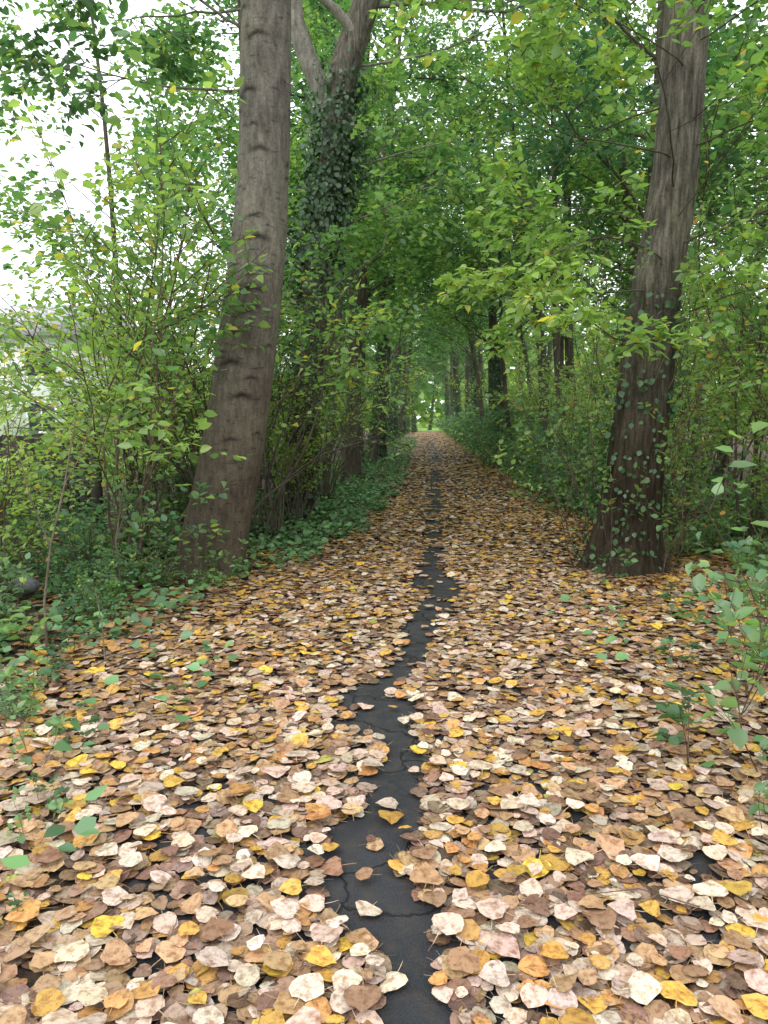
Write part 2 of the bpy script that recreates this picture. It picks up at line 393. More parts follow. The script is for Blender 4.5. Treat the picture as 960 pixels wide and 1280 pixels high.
def plant(name,label,cat,build,cols,loc,leafname='crown',trunkname='trunk',tmat=M_twig,lmat=M_leaf,asp=.9,group=None,fold=.15,curl=-.2):
    T=[];L=Leaves(); build(T,L)
    e=obj(name,None,loc=loc,label=label,category=cat)
    if group: e['group']=group
    if T: obj(trunkname,build_tubes(trunkname,T),tmat,parent=e)
    if L.p:
        me=build_leaves(leafname,L.p,L.d,L.n,L.s,colors(L.p,*cols),SIMPLE,fold=fold,curl=curl,asp=asp)
        obj(leafname,me,lmat,parent=e)
    return e
def inst(proto,loc,rot=None,scale=1.0):
    e=proto.copy(); COL.objects.link(e); e.location=loc; e.rotation_euler=(random.gauss(0,.03),random.gauss(0,.03),random.uniform(0,6.28) if rot is None else rot)
    e.scale=(scale,scale,scale*random.uniform(.9,1.1))
    for ch in proto.children:
        c=ch.copy(); COL.objects.link(c); c.parent=e
    return e

def big_trunk(name,ctrl,sides,rowh,rough,scars=[],flare=.45,lob=5,seed=0,furrow=0):
    C=np.array(ctrl,float); zz=C[:,2]; H=zz[-1]; rows=np.concatenate([np.arange(-.15,min(H,6.5),rowh),np.arange(6.5,H,.12)]) if H>6.5 else np.arange(-.15,H,rowh)
    from numpy import interp
    fine=np.arange(-.15,H,.05)
    def sm(col):
        f=interp(fine,zz,C[:,col]); k=15; pad=np.pad(f,(k//2,k//2),mode='reflect',reflect_type='odd'); return interp(rows,fine,np.convolve(pad,np.ones(k)/k,'valid'))
    X=sm(0);Y=sm(1);Rr=sm(3)
    th=np.arange(sides)*2*math.pi/sides
    V=np.zeros((len(rows),sides,3)); Cc=np.ones((len(rows),sides,3))
    for i,z in enumerate(rows):
        fl=flare*math.exp(-max(z,0)/.22)
        act=[s for s in scars if abs(z-s[0])<3*s[3]]
        for j,t in enumerate(th):
            r=Rr[i]*(1+fl*(.5+.5*math.cos(lob*t+seed)+.3*math.cos(2*t+1.3*seed)))
            ct,st=math.cos(t),math.sin(t)
            nz=noise.fractal(Vector((ct*1.3+seed,st*1.3,z*.9)),1.0,2.0,4)
            r+=Rr[i]*rough*nz
            if furrow:
                fz=noise.noise(Vector((ct*Rr[i]*22+seed,st*Rr[i]*22,z*2.6)))
                r+=furrow*fz; Cc[i,j]*=.75+.8*max(min(fz+.3,.6),0)
            for (sz,stt,w,h,a) in act:
                dz=(z-sz)/h
                dt=(t-stt+math.pi)%(2*math.pi)-math.pi; dt=dt*Rr[i]/w
                if abs(dt)>3: continue
                arch=dz+.8*abs(dt)
                g=math.exp(-(arch*arch*1.6+dt*dt*.6)); br=math.exp(-((arch-1.3)**2*1.2+dt*dt*.5))
                r+=a*(br*1.0-g*.7); Cc[i,j]*=1-.85*g
            V[i,j]=(X[i]+ct*r,Y[i]+st*r,z)
    n=len(rows); i=np.arange(n-1)[:,None]*sides; j=np.arange(sides)[None]; j2=(j+1)%sides
    Q=np.stack([i+j,i+j2,i+sides+j2,i+sides+j],-1).reshape(-1,4)
    return new_mesh(name,V.reshape(-1,3),[Q],Cc.reshape(-1,3),smooth=True)
def ivy_on(ctrl,z0,z1,n,spread,size,bright=.9,taper=0):
    C=np.array(ctrl,float); z=R.uniform(z0,z1,n)
    if taper: z=np.where(R.random(n)<.5,R.normal((z0+z1)/2,(z1-z0)*.22,n),z)
    t=R.uniform(0,2*math.pi,n)
    bul=np.array([.35+1.3*max(0,noise.noise(Vector((math.cos(a)*1.3,math.sin(a)*1.3,b*1.5)))+.3) for a,b in zip(t,z)])
    r=np.interp(z,C[:,2],C[:,3])+R.uniform(0,1,n)**1.3*spread*bul
    x=np.interp(z,C[:,2],C[:,0])+np.cos(t)*r; y=np.interp(z,C[:,2],C[:,1])+np.sin(t)*r
    out=np.stack([np.cos(t),np.sin(t),R.uniform(.1,.7,n)],-1)+R.normal(0,.5,(n,3))
    d=np.stack([R.normal(0,.6,n),R.normal(0,.6,n),-1+R.normal(0,.5,n)],-1)
    P=np.stack([x,y,z],-1)
    f=R.random((n,1)); col=(np.array(DK)*(1-f)+np.array(MD)*.8*f)*bright
    return build_leaves('ivy',P,d,out,R.uniform(size*.5,size*1.2,n),col,SIMPLE,fold=.15,curl=-.15,asp=1.2)

crown_cfg=dict(seg=.35,wig=.10,up=[0,.02,.05,.08],kids=[0,5,5,5],flat=.6,ratio=.52,leafd=1,space=.06,per=1,droop=-.25,scat=.06,tilt=.5,size=.10)
# T1
c1=[(-.05,0,-.15,.35),(0,0,0,.335),(.08,0,.5,.317),(.22,0,.95,.306),(.34,0,1.6,.291),(.46,0,2.4,.27),(.56,0,3.1,.25),(.63,0,3.85,.233),(.68,0,5.2,.223),(.66,0.1,7,.21),(.5,.2,9,.18),(.4,.2,12,.12),(.4,.2,14,.04)]
scars=[]
for z in np.arange(1.2,6.4,.16):
    for _ in range(random.choice([1,2,2,3])):
        scars.append((z+random.uniform(-.07,.07),random.uniform(0,6.28),random.uniform(.03,.065),random.uniform(.013,.024),random.uniform(.001,.003)))
scars+=[(3.15,4.9,.09,.034,.004),(2.35,4.2,.08,.031,.004),(2.05,4.5,.11,.04,.006),(3.9,4.75,.08,.031,.004),(4.4,4.2,.08,.03,.004),(1.75,5.0,.09,.038,.006),(2.7,4.95,.08,.031,.004),(4.85,4.6,.08,.03,.004)]
def b1(T,L):
    for (z,dx,dy,dz,ln) in [(4.5,-1,.3,.15,2.2),(4.9,-1,-.15,.3,2.4),(5.2,-.8,.6,.1,2.8),(5.6,-1,-.1,.25,3.2),(6.5,.5,.6,.3,3),(7.5,-.8,.3,.4,3.5),(8.5,.6,-.1,.5,3.2)]:
        x=np.interp(z,[c[2] for c in c1],[c[0] for c in c1])
        grow(T,L,np.array([x,0.05,z]),np.array([dx,dy,dz]),ln,.015 if z<5.5 else .03,3,dict(crown_cfg,size=.11,space=.06,kids=[0,5,5,6],t0=.2))
e1=plant('poplar_tree','tall leaning grey-barked tree with branch scars beside the path','tree',b1,(DK,MD,YG,.06),(-2.1,7.0,-.02),trunkname='limb',tmat=M_bark1)
obj('trunk',big_trunk('trunk',c1,110,.016,.03,scars,.12,4,1.0),M_bark1,parent=e1)

# T2
c2=[(-.05,0,-.15,.40),(0,0,0,.375),(.03,0,.3,.33),(.05,0,.6,.30),(.10,0,.9,.28),(.16,0,1.6,.255),(.20,0,2.5,.235),(.30,0,3.3,.218),(.38,0,4,.205),(.40,0,5.4,.195),(.4,.1,8,.16),(.4,.1,11,.09),(.4,.1,13,.03)]
cf=dict(seg=.22,wig=.12,up=[-.01,-.005,.0,.02],kids=[0,4,5,6],flat=.35,ratio=.5,leafd=1,space=.065,per=1,droop=-.15,scat=.012,tilt=.45,size=.102)
def b2(T,L):
    for z,dx,dy,dz,ln in [(2.2,-.8,-.9,.3,1.5),(2.4,.6,-.9,.3,1.4),(2.7,-1,-.5,.2,1.8),(3.0,-.6,-.9,.15,1.9),(3.3,-1,-.1,.25,1.9),(3.3,.4,-1,.3,1.7),(3.6,-.3,-1,.2,2.1),(3.9,-1,-.6,.1,2.1),(4.2,.5,-1,.05,2.0),(4.0,.9,-.7,.2,2.0),(4.4,-1,.2,.2,2.2),(4.7,-.7,-.9,.1,2.3),(4.9,.8,-.8,.1,2.3),(5.1,.3,-1,.1,2.1),(5.4,-1,-.3,.2,2.5),(5.8,.9,-.5,.1,2.3),(6.2,-.6,-.8,.1,2.4),(3.1,.9,-.6,.2,1.7),(6.8,-1,.4,.2,2.6),(7.5,.6,.6,.4,2.5)]:
        x=np.interp(z,[c[2] for c in c2],[c[0] for c in c2])
        grow(T,L,np.array([x,-.1,z]),np.array([dx,dy,dz]),ln,.010,3,cf)
e2=plant('maple_tree','dark furrowed trunk with sprouting shoots and overhanging yellow-green branches','tree',b2,(LT,YG,YE,.06),(2.0,7.5,0),trunkname='limb',tmat=M_bark3,asp=.95)
obj('trunk',big_trunk('trunk',c2,72,.03,.06,[],.38,5,2.3,.018),M_bark2,parent=e2)
obj('ivy',ivy_on(c2,.1,2.7,750,.22,.065),M_ivy,parent=e2)
T=[];L=Leaves()
sh=dict(seg=.12,wig=.12,up=[.02,.04,.06],kids=[0,3,4],flat=1,ratio=.35,leafd=1,space=.08,per=1,droop=-.1,scat=.01,tilt=.6,size=.068)
for i in range(40):
    a=random.uniform(-.9,4.0) if random.random()<.75 else random.uniform(4,5.4); r=random.uniform(.3,.55)
    grow(T,L,np.array([math.cos(a)*r,math.sin(a)*r,random.choice([0,0,.2,.8,1.2,1.8])]),np.array([math.cos(a)*.45,math.sin(a)*.45,1]),random.uniform(.8,2.0),.007,2,sh)
obj('shoot',build_tubes('shoot',T),M_twig,parent=e2)
obj('shoot_leaves',build_leaves('shoot_leaves',L.p,L.d,L.n,L.s,colors(L.p,MD,LT,(.40,.26,.06),.035),SIMPLE),M_leaf,parent=e2)

# T3
c3=[(-.05,0,-.15,.30),(0,0,0,.28),(.1,0,1,.24),(.3,0,2.95,.22),(.5,0,4.3,.205),(.67,0,5.4,.205),(.72,0,6.1,.23),(.9,0,6.7,.21),(1.15,0,7.3,.195),(1.5,.1,9,.16),(1.8,.2,12,.08)]
def b3(T,L):
    P=[np.array(v,float) for v in [(.68,-.05,5.5),(.56,-.1,5.85),(.42,-.1,6.2),(.25,-.1,6.6),(.12,-.05,7.0),(.05,0,7.6),(-.1,.1,8.6),(-.3,.2,10.5)]]
    T.append((P,[.15,.15,.14,.135,.13,.12,.10,.04],12))
    P=[np.array(v,float) for v in [(.95,-.12,6.75),(.8,-.2,6.95),(.55,-.28,7.15),(.3,-.33,7.3),(-.1,-.4,7.9)]]
    T.append((P,[.08,.07,.06,.05,.03],10))
    for z,x,dx,dy,dz,ln in [(2.6,.3,.5,-1,.1,1.4),(3.2,.35,.8,-.9,.2,1.6),(3.8,.45,-.3,-1,.2,1.5),(4.2,.5,1,-.2,.2,1.8),(5,.6,1,.3,.3,2),(6.4,.8,1,.2,.2,2.6),(7.2,1.1,1,.3,.3,3.4),(8,1.3,.7,-.6,.4,3.2),(8.4,-.1,-.8,-.5,.3,3.2),(9,1.5,.9,.3,.5,3.5)]:
        grow(T,L,np.array([x,0,z]),np.array([dx,dy,dz]),ln,.02 if z<7 else .035,3,dict(crown_cfg,size=.12,space=.075,kids=[0,4,5,5]))
e3=plant('forked_tree','forked tree with its upper trunk wrapped in dark ivy','tree',b3,(MD,LT,YG,.10),(-1.95,11.0,0),trunkname='limb',tmat=M_bark4)
obj('trunk',big_trunk('trunk',c3,48,.05,.06,[],.12,5,4.1,.01),M_bark2,parent=e3)
obj('ivy',ivy_on(c3,3.2,6.3,5200,.42,.08,.6,1),M_ivy,parent=e3)
obj('ivy',ivy_on(c3,0.05,3.2,1000,.22,.08,.7),M_ivy,parent=e3)

# ---- woodland trees
def wood_tree(h,r,lean,base,nl,cols,label,ivy=0,loc=(0,0,0),size=.15,lr=2.9,group='woodland trees lining the path',space=.095,kids=(0,5,7)):
    ctrl=[]
    lx,ly=lean
    for t in np.linspace(0,1,9):
        ctrl.append((lx*t**1.3+.12*math.sin(t*7),ly*t+.1*math.cos(t*5)-.1,h*t,r*(1-t*.85)*(1+.35*math.exp(-t*h/.5))))
    C=np.array(ctrl)
    def b(T,L):
        T.append((C[:,:3],C[:,3],12))
        for i in range(nl):
            z=base+(h-base)*((i+random.random())/nl)**1.1*.97; x=np.interp(z,C[:,2],C[:,0]); y=np.interp(z,C[:,2],C[:,1]); a=i*2.4+random.random()
            ln=lr*(1.15-.6*(z-base)/(h-base))
            grow(T,L,np.array([x,y,z]),np.array([math.cos(a),math.sin(a),.5]),ln,max(r*.16,.012),2,dict(crown_cfg,seg=.4,kids=list(kids),space=space,per=2,scat=.15,size=size,ratio=.5))
    e=plant('woodland_tree',label,'tree',b,cols,loc,tmat=M_bark3,group=group)
    if ivy: obj('ivy',ivy_on(ctrl,0,ivy,int(ivy*500),.2,.11,.8),M_ivy,parent=e)
    return e
PT=[]
PT.append(wood_tree(15,.19,(.9,.3),4.2,16,(BL,MD,LT,.15),'slender woodland tree with a leafy green crown',0,(-1.85,18.6,0)))
PT.append(wood_tree(13,.15,(-1.5,.2),3.8,15,(BL,LT,YG,.08),'thin leaning woodland tree with green crown',0,(3.2,20,0)))
PT.append(wood_tree(16,.23,(1.0,-.4),4.4,16,(DK,MD,LT,.15),'woodland tree with ivy climbing its trunk',5,(-1.75,27,0)))
PT.append(wood_tree(12,.075,(1.0,.5),3.4,12,(MD,LT,YG,.15),'young slender tree with light green leaves',0,(3.9,15,0),lr=2.2,space=.10))
def tree(i,x,y,s=1.0,rot=None): return inst(PT[i],(x,y,-.03),rot,s)
for i,x,y,s,r in [(3,-2.0,14.6,.9,0.2),(3,-1.8,16.6,1,.3),(1,-2.0,22.5,1,3.1),(3,-1.7,24.5,1.1,0),(0,-1.9,33,1,0),(1,-2.2,39,1.05,3),(2,-2.1,46,1,.3),(0,-2.0,54,1,0),(2,-2.0,63,1,.3),(0,-2.0,72,1,0),(2,-2.0,82,1,.2),
    (3,-3.0,13,.95,4),(3,-2.9,17.5,1,.4),(0,-4.0,18,1,.5),(3,-3.3,21,1.1,.2),(1,-4.2,27,1,2),(3,-3,30,1.1,.2),(2,-5,38,1,1),(0,-6,47,1,2),(0,-4.4,24,1,0),(2,-3.6,34,1,0),(2,-4,60,1,0),(3,-5.4,13.4,1.0,2),
    (2,2.9,26,.9,3.3),(3,2.8,23.5,1.1,3),(0,3.0,31.5,1,3),(1,2.9,36,1,0),(2,3.1,43,1,3.2),(0,3.0,50,1,3.4),(2,2.9,58,1,3.1),(2,2.9,67,1,3),(0,3.0,76,1,3.1),(2,2.9,85,1,3),
    (0,4.0,13.0,.95,3),(3,5.2,10.5,1,4),(1,5.0,17,1,0),(3,4.4,22,1.1,3),(3,3.3,17.0,1.1,3.1),(3,3.6,19,1.2,2.9),(1,7.5,19,1,2),(2,7.2,26,1,3),(3,5.2,28,1.2,4),(1,5.2,36,1,0),(0,6.5,42,1,1),(1,10,28,1,2),(0,9.2,15,1,1),(0,6.6,12.5,1,2),(0,8,60,1,3),(0,5,24.5,1,3),(2,4.5,55,1,3),(0,12,36,1,3)]:
    tree(i,x,y,s,r)
for x,y,i,s in [(-4,96,2,1),(5.5,97,2,1),(-1.3,90,2,.8),(3.4,91,2,.8),(-1.2,99,2,.75),(3.0,100,2,.75),(-2.6,104,2,.8),(4.6,104,2,.8),(.8,110,2,.78)]: tree(i,x,y,s,random.random()*6)

# ---- shrubs
def shrub_proto(n,h,spread,cols,label,loc,size=.06,name='shrub',kids=(0,4,6),space=.07,up=.05,r=.012,asp=.9,tilt=.5,group='leafy shrubs at the path edge',leafd=1,t0=.25,tmat=M_twig):
    def b(T,L):
        for i in range(n):
            a=random.uniform(0,6.28); q=random.random()
            grow(T,L,np.array([math.cos(a)*.25*q,math.sin(a)*.25*q,-.03]),np.array([math.cos(a)*spread*q,math.sin(a)*spread*q,1]),h*random.uniform(.7,1.1),r*random.uniform(.7,1.4),2,
                 dict(seg=.2,wig=.10,up=[-.01,.01,up-.05],kids=list(kids),flat=.6,ratio=.38,leafd=leafd,space=space,per=1,droop=-.15,scat=.015,tilt=tilt,size=size,t0=t0))
    return plant(name,label,'shrub',b,cols,loc,leafname='foliage',trunkname='stem',group=group,asp=asp,tmat=tmat)
S=[]
S.append(shrub_proto(9,3.9,.35,(MD,YG,YE,.05),'tall airy shrub with yellow-green leaves and bare stems',(-2.8,6.8,0),.102,kids=(0,4,9),t0=.25,space=.08))
S.append(shrub_proto(9,3.2,.5,(LT,YG,YE,.04),'arching shrub with small light green leaves',(-3.2,8.0,0),.092,kids=(0,4,9),space=.075))
S.append(shrub_proto(12,2.2,.6,(DK,MD,LT,.25),'bushy shrub with dark green leaves',(-3.6,10.5,0),.085,kids=(0,4,8),t0=.08))
S.append(shrub_proto(9,4.6,.3,(MD,LT,YE,.05),'multi-stemmed hazel shrub with slender bare poles',(-3.1,9.8,0),.108,kids=(0,4,8),r=.02,t0=.35,space=.085))
S.append(shrub_proto(13,3.1,.5,(MD,LT,YG,.2),'thicket of thin dark leaning stems with leaves only on top',(-1.95,9.0,0),.085,kids=(0,3,5),r=.018,t0=.66,space=.085,tmat=M_bark3))
for i,x,y,s in [(0,-3.4,9.0,1.0),(1,-3.15,5.1,.6),(0,-4.0,6.1,.62),(3,-4.0,10.4,.9),(2,-3.7,6.0,.5),(2,-4.3,8.1,.55),
   (1,-4.2,12.4,1),(2,-2.9,9.2,.65),(1,-2.0,10.2,.6),(4,-1.75,10.0,.8),(4,-2.5,8.6,.9),(2,-3.9,14.5,1.1),(4,-1.8,13.4,.85),
   (0,-2.7,12.0,.85),(1,-2.3,13.0,.6),(0,-2.9,15,1),(1,-2.9,19,.9),(3,-3.6,23,1),(1,-2.9,28,1.1),(0,-2.9,34,1.1),(1,-3,42,1.2),(1,-3.1,52,1.3),(0,-3.1,64,1.3),(1,-2.9,80,1.3),
   (1,-5.4,21,1.2),(2,-4,25,1.4),(2,-4.4,31,1.5),(1,-6.5,50,1.5),(2,-4,46,1.7),
   (3,3.8,8.6,1),(1,3.3,7.0,.9),(0,4.1,6.6,1.05),(0,3.35,5.2,1.0),(1,5.4,8.3,1.2),(0,3.6,10.8,.9),(1,3.1,9.4,.7),(2,4.4,8.2,.7),(2,6.0,9.9,1),(3,6.6,11,1),(0,5.0,12.4,1),(1,3.5,13.4,.8),(1,3.4,16.5,.8),(1,3.5,21,.9),(3,5.6,15,1),(1,5.0,19,1.1),(3,6,23,1.2),(1,3.8,26,1),(1,5.2,31,1.2),(1,3.9,34,1.1),(0,4.7,40,1.2),(1,4.6,50,1.3),(0,4.6,62,1.4),(1,4.4,78,1.4),
   (1,8,17,1.3),(1,8.5,28,1.6),(2,7,30,1.9),(1,9,42,1.8),(2,-2.6,93,1.4),(2,4.4,93,1.4)]:
    inst(S[i],(x,y,-.02),None,s)

B1=shrub_proto(20,.95,1.1,(BL,BG,YG,.12),'low bramble bush with dull green leaves at the path edge',(2.8,11.4,0),.09,name='bramble_bush',kids=(0,3,6),r=.006,t0=.05,space=.08,group='bramble bushes along the path')
B2=shrub_proto(16,.7,1.0,(MD,BG,YG,.15),'low nettle patch of green leafy stems',(2.7,10.2,0),.085,name='nettle_bush',kids=(0,2,5),r=.004,t0=.05,space=.07,group='nettle bushes along the path')
y=12.2
while y<88:
    inst(random.choice([B1,B1,B2]),(random.uniform(2.4,2.65)+min(.25,y*.005),y,-.02),None,1.15+min(y*.012,.7))
    if y<50: inst(B1,(random.uniform(3.3,3.9),y+.4,-.02),None,1.65+min(y*.012,.7))
    y+=.9+y*.04
for x,y,s in [(3.4,8.6,.8),(3.9,9.5,1),(4.8,9.4,1.1),(5.6,10.8,1.3),(4.6,10.6,1.3),(2.85,8.3,.6),(4.3,7.3,.8),(4.9,7.9,.9),(3.3,7.3,.65),(3.9,6.6,.6),(4.2,8.4,1)]: inst(B2,(x,y,-.02),None,s)
for x,y,s in [(-3.1,4.9,.55),(-3.6,5.3,.7),(-4.3,5.9,.8),(-4.7,7.0,.8),(-3.2,6.6,.7),(-2.75,5.9,.45),(-2.4,6.4,.5),(-5.4,8.0,.8),(-3.4,7.9,.8),(-2.6,7.7,.5),(-3.0,9.4,.7),(-2.75,6.55,.6),(-2.2,16.5,.5),(-2.1,20,.6),(-2.0,26,.7),(-2,33,.8),(-2.1,42,.9),(-2.1,55,1),(-2.2,72,1.1),(-2.25,10.4,.45),(-7,12.5,1.0),(-10,14,1.1),(-2.9,4.3,.4),(-3.3,4.0,.45),(-2.65,4.0,.35),(-2.45,5.2,.35),(-2.1,3.5,.22),(-1.95,6.3,.35)]:
    inst(B2 if random.random()<.6 else B1,(x,y,-.02),None,s)

# ---- ivy ground cover
def cover(x,y,hmax,size):
    n=len(x)
    z=gz(x,y)+R.uniform(.02,1,n)**1.5*hmax
    a=R.uniform(0,6.28,n); d=np.stack([np.cos(a),np.sin(a),R.normal(0,.3,n)],-1); nn=np.stack([R.normal(0,.4,n),R.normal(-.15,.4,n),np.ones(n)],-1)
    f=R.random((n,1)); col=(np.array(DK)*(1-f)+np.array(MD)*f*1.15)*R.uniform(.7,1.3,(n,1))
    return build_leaves('ivy_ground_cover',np.stack([x,y,z],-1),d,nn,R.uniform(size*.6,size*1.2,n),col,SIMPLE,fold=.12,curl=-.15,asp=1.25)
xs_=[];ys_=[]
for (y0,y1,w,dn) in [(3.2,8,2.6,280),(8,16,2.2,420),(16,30,2.2,200),(30,60,2,70)]:
    n=int((y1-y0)*w*dn); yy=R.uniform(y0,y1,n); xx=left_edge(yy)+.25-R.random(n)**1.1*w+.15*np.sin(yy*2.7)
    if y0<8:
        cl=np.array([noise.noise(Vector((a*2.2,b*2.2,3)))for a,b in zip(xx,yy)]); k=cl>-.1; xx=xx[k];yy=yy[k]
    xs_.append(xx);ys_.append(yy)
for (x0,x1,y0,y1,dn) in [(3.0,6,5.5,12,140),(2.4,3.2,9.5,14,200),(-3.0,-1.15,2.0,4.6,70),(1.0,3.2,2.3,6,30),(-9,-3.5,7,14,70)]:
    n=int((x1-x0)*(y1-y0)*dn); xx=R.uniform(x0,x1,n); yy=R.uniform(y0,y1,n)
    cl=np.array([noise.noise(Vector((a*2,b*2,1)))for a,b in zip(xx,yy)]); k=cl>.05; xs_.append(xx[k]);ys_.append(yy[k])
obj('ivy_ground_cover',cover(np.concatenate(xs_),np.concatenate(ys_),.2,.08),M_ivy,kind='stuff',label='dark green ivy spreading over the verge',category='ivy')

# ---- saplings
sapc=dict(seg=.08,wig=.10,up=[0,0,.03],kids=[0,2,5],flat=.4,ratio=.45,leafd=1,space=.10,per=1,droop=-.12,scat=.003,tilt=.4,size=.085)
def sap(h,n,cols,loc,size,label='small sapling with broad green leaves growing through fallen leaves',sp=.10):
    def b(T,L):
        for i in range(n):
            a=random.uniform(0,6.28)
            grow(T,L,np.array([0,0,0.]),np.array([math.cos(a)*.45,math.sin(a)*.45,1]),h*random.uniform(.7,1.1),.004,2,dict(sapc,size=size,kids=[0,1,4],space=sp))
    return plant('sapling',label,'sapling',b,cols,loc,leafname='foliage',trunkname='stem',group='saplings on the verge',asp=1.1)
P1=sap(.62,2,(MD,LT),(1.62,3.7,0),.095); P2=sap(.4,2,(DK,MD),(1.15,3.1,0),.075); P3=sap(.9,3,(MD,BG,YG,.15),(1.75,3.95,0),.09); P4=sap(.8,2,(MD,BG,LT,.3),(1.42,3.0,0),.095); P5=sap(1.25,2,(BL,BG,LT,.2),(1.62,3.2,0),.10,sp=.08)
for p,x,y,s in [(P5,1.78,3.5,.9),(P4,1.22,2.55,.5),(P4,1.85,4.1,.9),(P3,2.05,4.5,.9),(P2,1.55,4.4,.6),(P1,2.2,5.0,.8),(P5,2.3,4.7,.8),(P2,2.0,5.7,.7),(P4,2.5,5.6,.9),(P2,-1.45,2.6,.4),(P2,-1.6,3.2,.5),(P2,-2.1,3.9,.7),(P4,-1.62,2.9,.45),(P4,-1.95,3.4,.6),(P4,-1.35,2.35,.35),(P1,-2.4,4.3,.8),(P1,-2.3,5.2,.7),(P2,-1.2,1.95,.3),(P2,-2.2,4.4,.7),(P1,-3,4.2,.9),(P1,2.8,6.2,.9),(P2,1.7,6.6,.8),(P3,-3.2,5.0,.9),(P2,-1.8,6.4,.7),(P1,-1.75,6.0,.55),(P3,-2.3,6.2,.9),(P3,-1.95,6.4,.9),(P5,-2.35,6.3,.9),(P4,-1.7,6.5,.7),(P5,-2.7,6.0,1)]:
    inst(p,(x,y,-.005),None,s)

def stick(paths,name,label,loc,material=M_dead):
    T=[([np.array(q,float) for q in pts],np.linspace(r,r*.5,len(pts)),6) for pts,r in paths]
    obj(name,build_tubes(name,T),material,loc=loc,label=label,category='stick')
stick([([(0,0,0),(.0,0,.35),(.05,.02,.7),(.16,.03,1.1),(.24,.05,1.5)],.009),([(.05,.02,.7),(-.06,.02,1.0),(-.12,.0,1.35)],.006),([(.16,.03,1.1),(.3,.0,1.3),(.4,0,1.6)],.005)],'dead_stem','thin forked dead stem standing in the undergrowth',(-2.42,4.5,0))
stick([([(0,0,0),(-.04,0,.5),(.05,.02,1.0),(.02,.03,1.6)],.008),([(-.04,0,.5),(.1,.02,.9),(.22,.0,1.2)],.005)],'dead_stem','thin bare twiggy stem beside the leaning trunk',(-2.5,5.9,0))
stick([([(0,0,.02),(.15,.1,.1),(.32,.12,.14)],.006)],'dead_stem','dry curved stalk leaning over the leaves',(-2.0,4.1,0))
stick([([(0,0,.02),(-.1,.2,.2),(-.18,.3,.42)],.005)],'dead_stem','dry thin stalk leaning over the leaves',(-1.95,4.3,0))
for i in range(16):
    a=random.uniform(0,3.14); l=random.uniform(.15,.5); x=random.uniform(-2.2,2.6); y=random.uniform(2,6.5)
    if -.5<x<.4: x+=1.0
    stick([([(0,0,0),(math.cos(a)*l*.5,math.sin(a)*l*.5,.02),(math.cos(a+.2)*l,math.sin(a+.2)*l,.005)],random.uniform(.002,.005))],'fallen_twig','thin brown twig lying on the fallen leaves',(x,y,.05),M_twig)
import bmesh
bm=bmesh.new(); bmesh.ops.create_icosphere(bm,subdivisions=4,radius=.12)
for v in bm.verts:
    v.co*=1+.22*noise.noise(v.co*6); v.co.z*=.65
me=bpy.data.meshes.new('stone'); bm.to_mesh(me); bm.free()
for p_ in me.polygons: p_.use_smooth=True
m,nt,out=mat('grey_stone'); g=N(nt,'ShaderNodeNewGeometry'); nn_=noise_(nt,g.outputs['Position'],18,6,.7); p=N(nt,'ShaderNodeBsdfPrincipled'); p.inputs['Roughness'].default_value=.85
nt.links.new(ramp(nt,nn_,[(.3,(.10,.10,.11)),(.7,(.22,.22,.24))]),p.inputs['Base Color']); nt.links.new(bump(nt,nn_,.02),p.inputs['Normal']); nt.links.new(p.outputs[0],out.inputs[0])
obj('stone',me,m,loc=(-3.4,6.0,.1),label='grey stone lying among the undergrowth',category='stone')

# ---- pale house and dark fence beyond the shrubs
def simple_mat(name,c,rough=.8,sc_=8,amt=.15):
    m,nt,out=mat(name); g=N(nt,'ShaderNodeNewGeometry'); n_=noise_(nt,g.outputs['Position'],sc_,5,.6)
    p=N(nt,'ShaderNodeBsdfPrincipled'); p.inputs['Roughness'].default_value=rough
    nt.links.new(ramp(nt,n_,[(.3,tuple(v*(1-amt) for v in c)),(.7,tuple(min(v*(1+amt),.9) for v in c))]),p.inputs['Base Color']); nt.links.new(p.outputs[0],out.inputs[0]); return m
def boxes(name,L):
    V=[];Q=[]
    for (x0,x1,y0,y1,z0,z1) in L:
        o=len(V); V+=[(x0,y0,z0),(x1,y0,z0),(x1,y1,z0),(x0,y1,z0),(x0,y0,z1),(x1,y0,z1),(x1,y1,z1),(x0,y1,z1)]
        Q+=[[o,o+3,o+2,o+1],[o+4,o+5,o+6,o+7],[o,o+1,o+5,o+4],[o+1,o+2,o+6,o+5],[o+2,o+3,o+7,o+6],[o+3,o,o+4,o+7]]
    return new_mesh(name,V,[Q])
mw=simple_mat('white_render',(.80,.80,.78),amt=.05); mr=simple_mat('pale_slate_roof',(.42,.42,.43)); mg=simple_mat('window_glass',(.05,.06,.07),.1); mf=simple_mat('white_window_frame',(.8,.8,.8),.5); md=simple_mat('dark_door',(.08,.07,.06),.5)
h=obj('house',None,loc=(-20,32,0),label='white rendered house with slate roof beyond the shrubs',category='house')
obj('wall',boxes('wall',[(-5,5,0,8,-.1,5.2)]),mw,parent=h)
V=[(-5.4,-.4,5.1),(5.4,-.4,5.1),(5.4,8.4,5.1),(-5.4,8.4,5.1),(-5.4,4,7.0),(5.4,4,7.0)]
obj('roof',new_mesh('roof',V,[[[0,1,5,4],[2,3,4,5],[0,3,2,1]],[[0,4,3],[1,2,5]]]),mr,parent=h)
obj('chimney',boxes('chimney',[(-3,-2.2,3.6,4.4,6.4,7.9)]),simple_mat('brick',(.3,.15,.1)),parent=h)
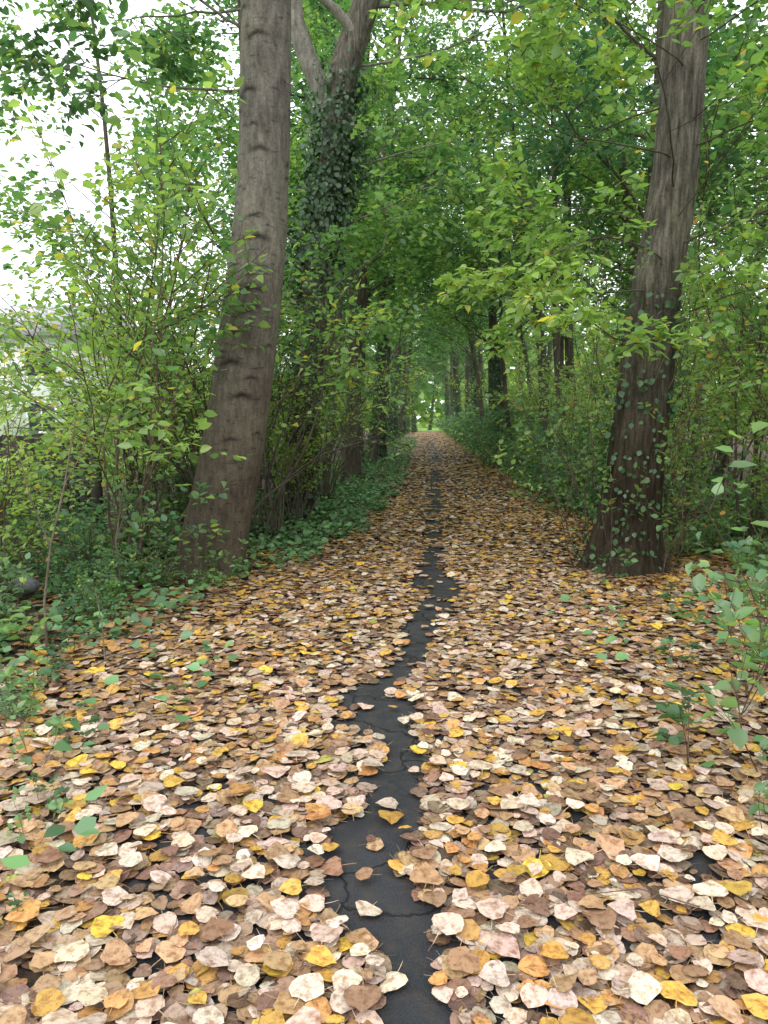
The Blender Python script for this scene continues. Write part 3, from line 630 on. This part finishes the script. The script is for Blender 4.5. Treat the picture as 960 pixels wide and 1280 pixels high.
for x,z in [(-3.2,1.0),(3.2,1.0),(-3.2,3.4),(0,3.4),(3.2,3.4)]:
    w=obj('window',boxes('window',[(-.6,.6,-.02,.03,0,1.2)]),mg,parent=h,loc=(x,-.02,z))
    obj('frame',boxes('frame',[(-.7,-.6,-.05,.0,-.1,1.3),(.6,.7,-.05,.0,-.1,1.3),(-.6,.6,-.05,.0,-.1,0),(-.6,.6,-.05,.0,1.2,1.3),(-.03,.03,-.06,-.03,0,1.2)]),mf,parent=w)
obj('door',boxes('door',[(-.5,.5,-.04,.02,-.1,2.0)]),md,parent=h)
fm=simple_mat('weathered_dark_wood',(.035,.03,.026),.9,30,.4)
f_=obj('fence',None,loc=(-4.3,9.6,0),label='dark weathered board fence behind the shrubs',category='fence')
bl=[];x=0
while x>-8:
    wd=.135; bl.append((x-wd,x,-.012,.012,.02,1.3+random.uniform(-.03,.03))); x-=wd+.012
obj('board',boxes('board',bl),fm,parent=f_)
obj('rail',boxes('rail',[(-8,0,.014,.07,.35,.43),(-8,0,.014,.07,1.0,1.08)]),fm,parent=f_)
for k in range(5): obj('post',boxes('post',[(-.05,.05,.072,.172,-.2,1.42)]),fm,parent=f_,loc=(-.1-k*1.95,0,0))

n=22000
a=R.uniform(-150,150,n); hh=R.uniform(0,1,n)*(20+4*np.sin(a*.2)+2*np.sin(a*.73)); hh*=np.where(a<-25,.4,1)
pos=np.stack([a,150+R.normal(0,3,n),hh],-1); f=R.random((n,1))
me=build_leaves('distant_woodland',pos,R.normal(0,1,(n,3)),np.stack([R.normal(0,.4,n),-np.ones(n),R.normal(.5,.4,n)],-1),R.uniform(1.4,2.4,n),np.array(MD)*(1-f)+np.array(YG)*f)
obj('distant_woodland',me,M_leaf,kind='stuff',label='hazy green woodland beyond the field',category='woodland')

# ------------------------------------------------------------ light
w=bpy.data.worlds.new('World'); sc.world=w; w.use_nodes=True; nt=w.node_tree; nt.nodes.clear()
out=nt.nodes.new('ShaderNodeOutputWorld'); bg=nt.nodes.new('ShaderNodeBackground'); bg.inputs[1].default_value=.15
sk=nt.nodes.new('ShaderNodeTexSky'); sk.sky_type='NISHITA'; sk.sun_disc=False; sk.sun_elevation=math.radians(52); sk.sun_rotation=math.radians(215); sk.dust_density=3
tc=nt.nodes.new('ShaderNodeTexCoord'); nf=noise_(nt,tc.outputs['Generated'],2.5,5,.55)
cl=ramp(nt,nf,[(.3,(14.8,15.6,16.5)),(.7,(17.4,17.7,17.9))])
mx=mixc(nt,.85,sk.outputs[0],cl); nt.links.new(mx,bg.inputs[0]); nt.links.new(bg.outputs[0],out.inputs[0])
sl=bpy.data.lights.new('Sun','SUN'); sl.energy=1.2; sl.angle=math.radians(25); sl.color=(1,.95,.87)
so=bpy.data.objects.new('Sun',sl); COL.objects.link(so)
az=math.radians(215); el=math.radians(52)
dirv=Vector((math.sin(az)*math.cos(el),math.cos(az)*math.cos(el),math.sin(el)))
so.rotation_euler=dirv.to_track_quat('Z','Y').to_euler()

cam=bpy.data.cameras.new('Camera'); co=bpy.data.objects.new('Camera',cam); COL.objects.link(co)
cam.sensor_fit='VERTICAL'; cam.sensor_height=36; cam.lens=26; cam.clip_end=1500; cam.clip_start=.05
co.location=(0,0,1.5); co.rotation_euler=(math.radians(90-7.1),0,math.radians(3.1))
sc.camera=co
sc.view_settings.view_transform='Standard'; sc.view_settings.look='None'; sc.view_settings.exposure=0
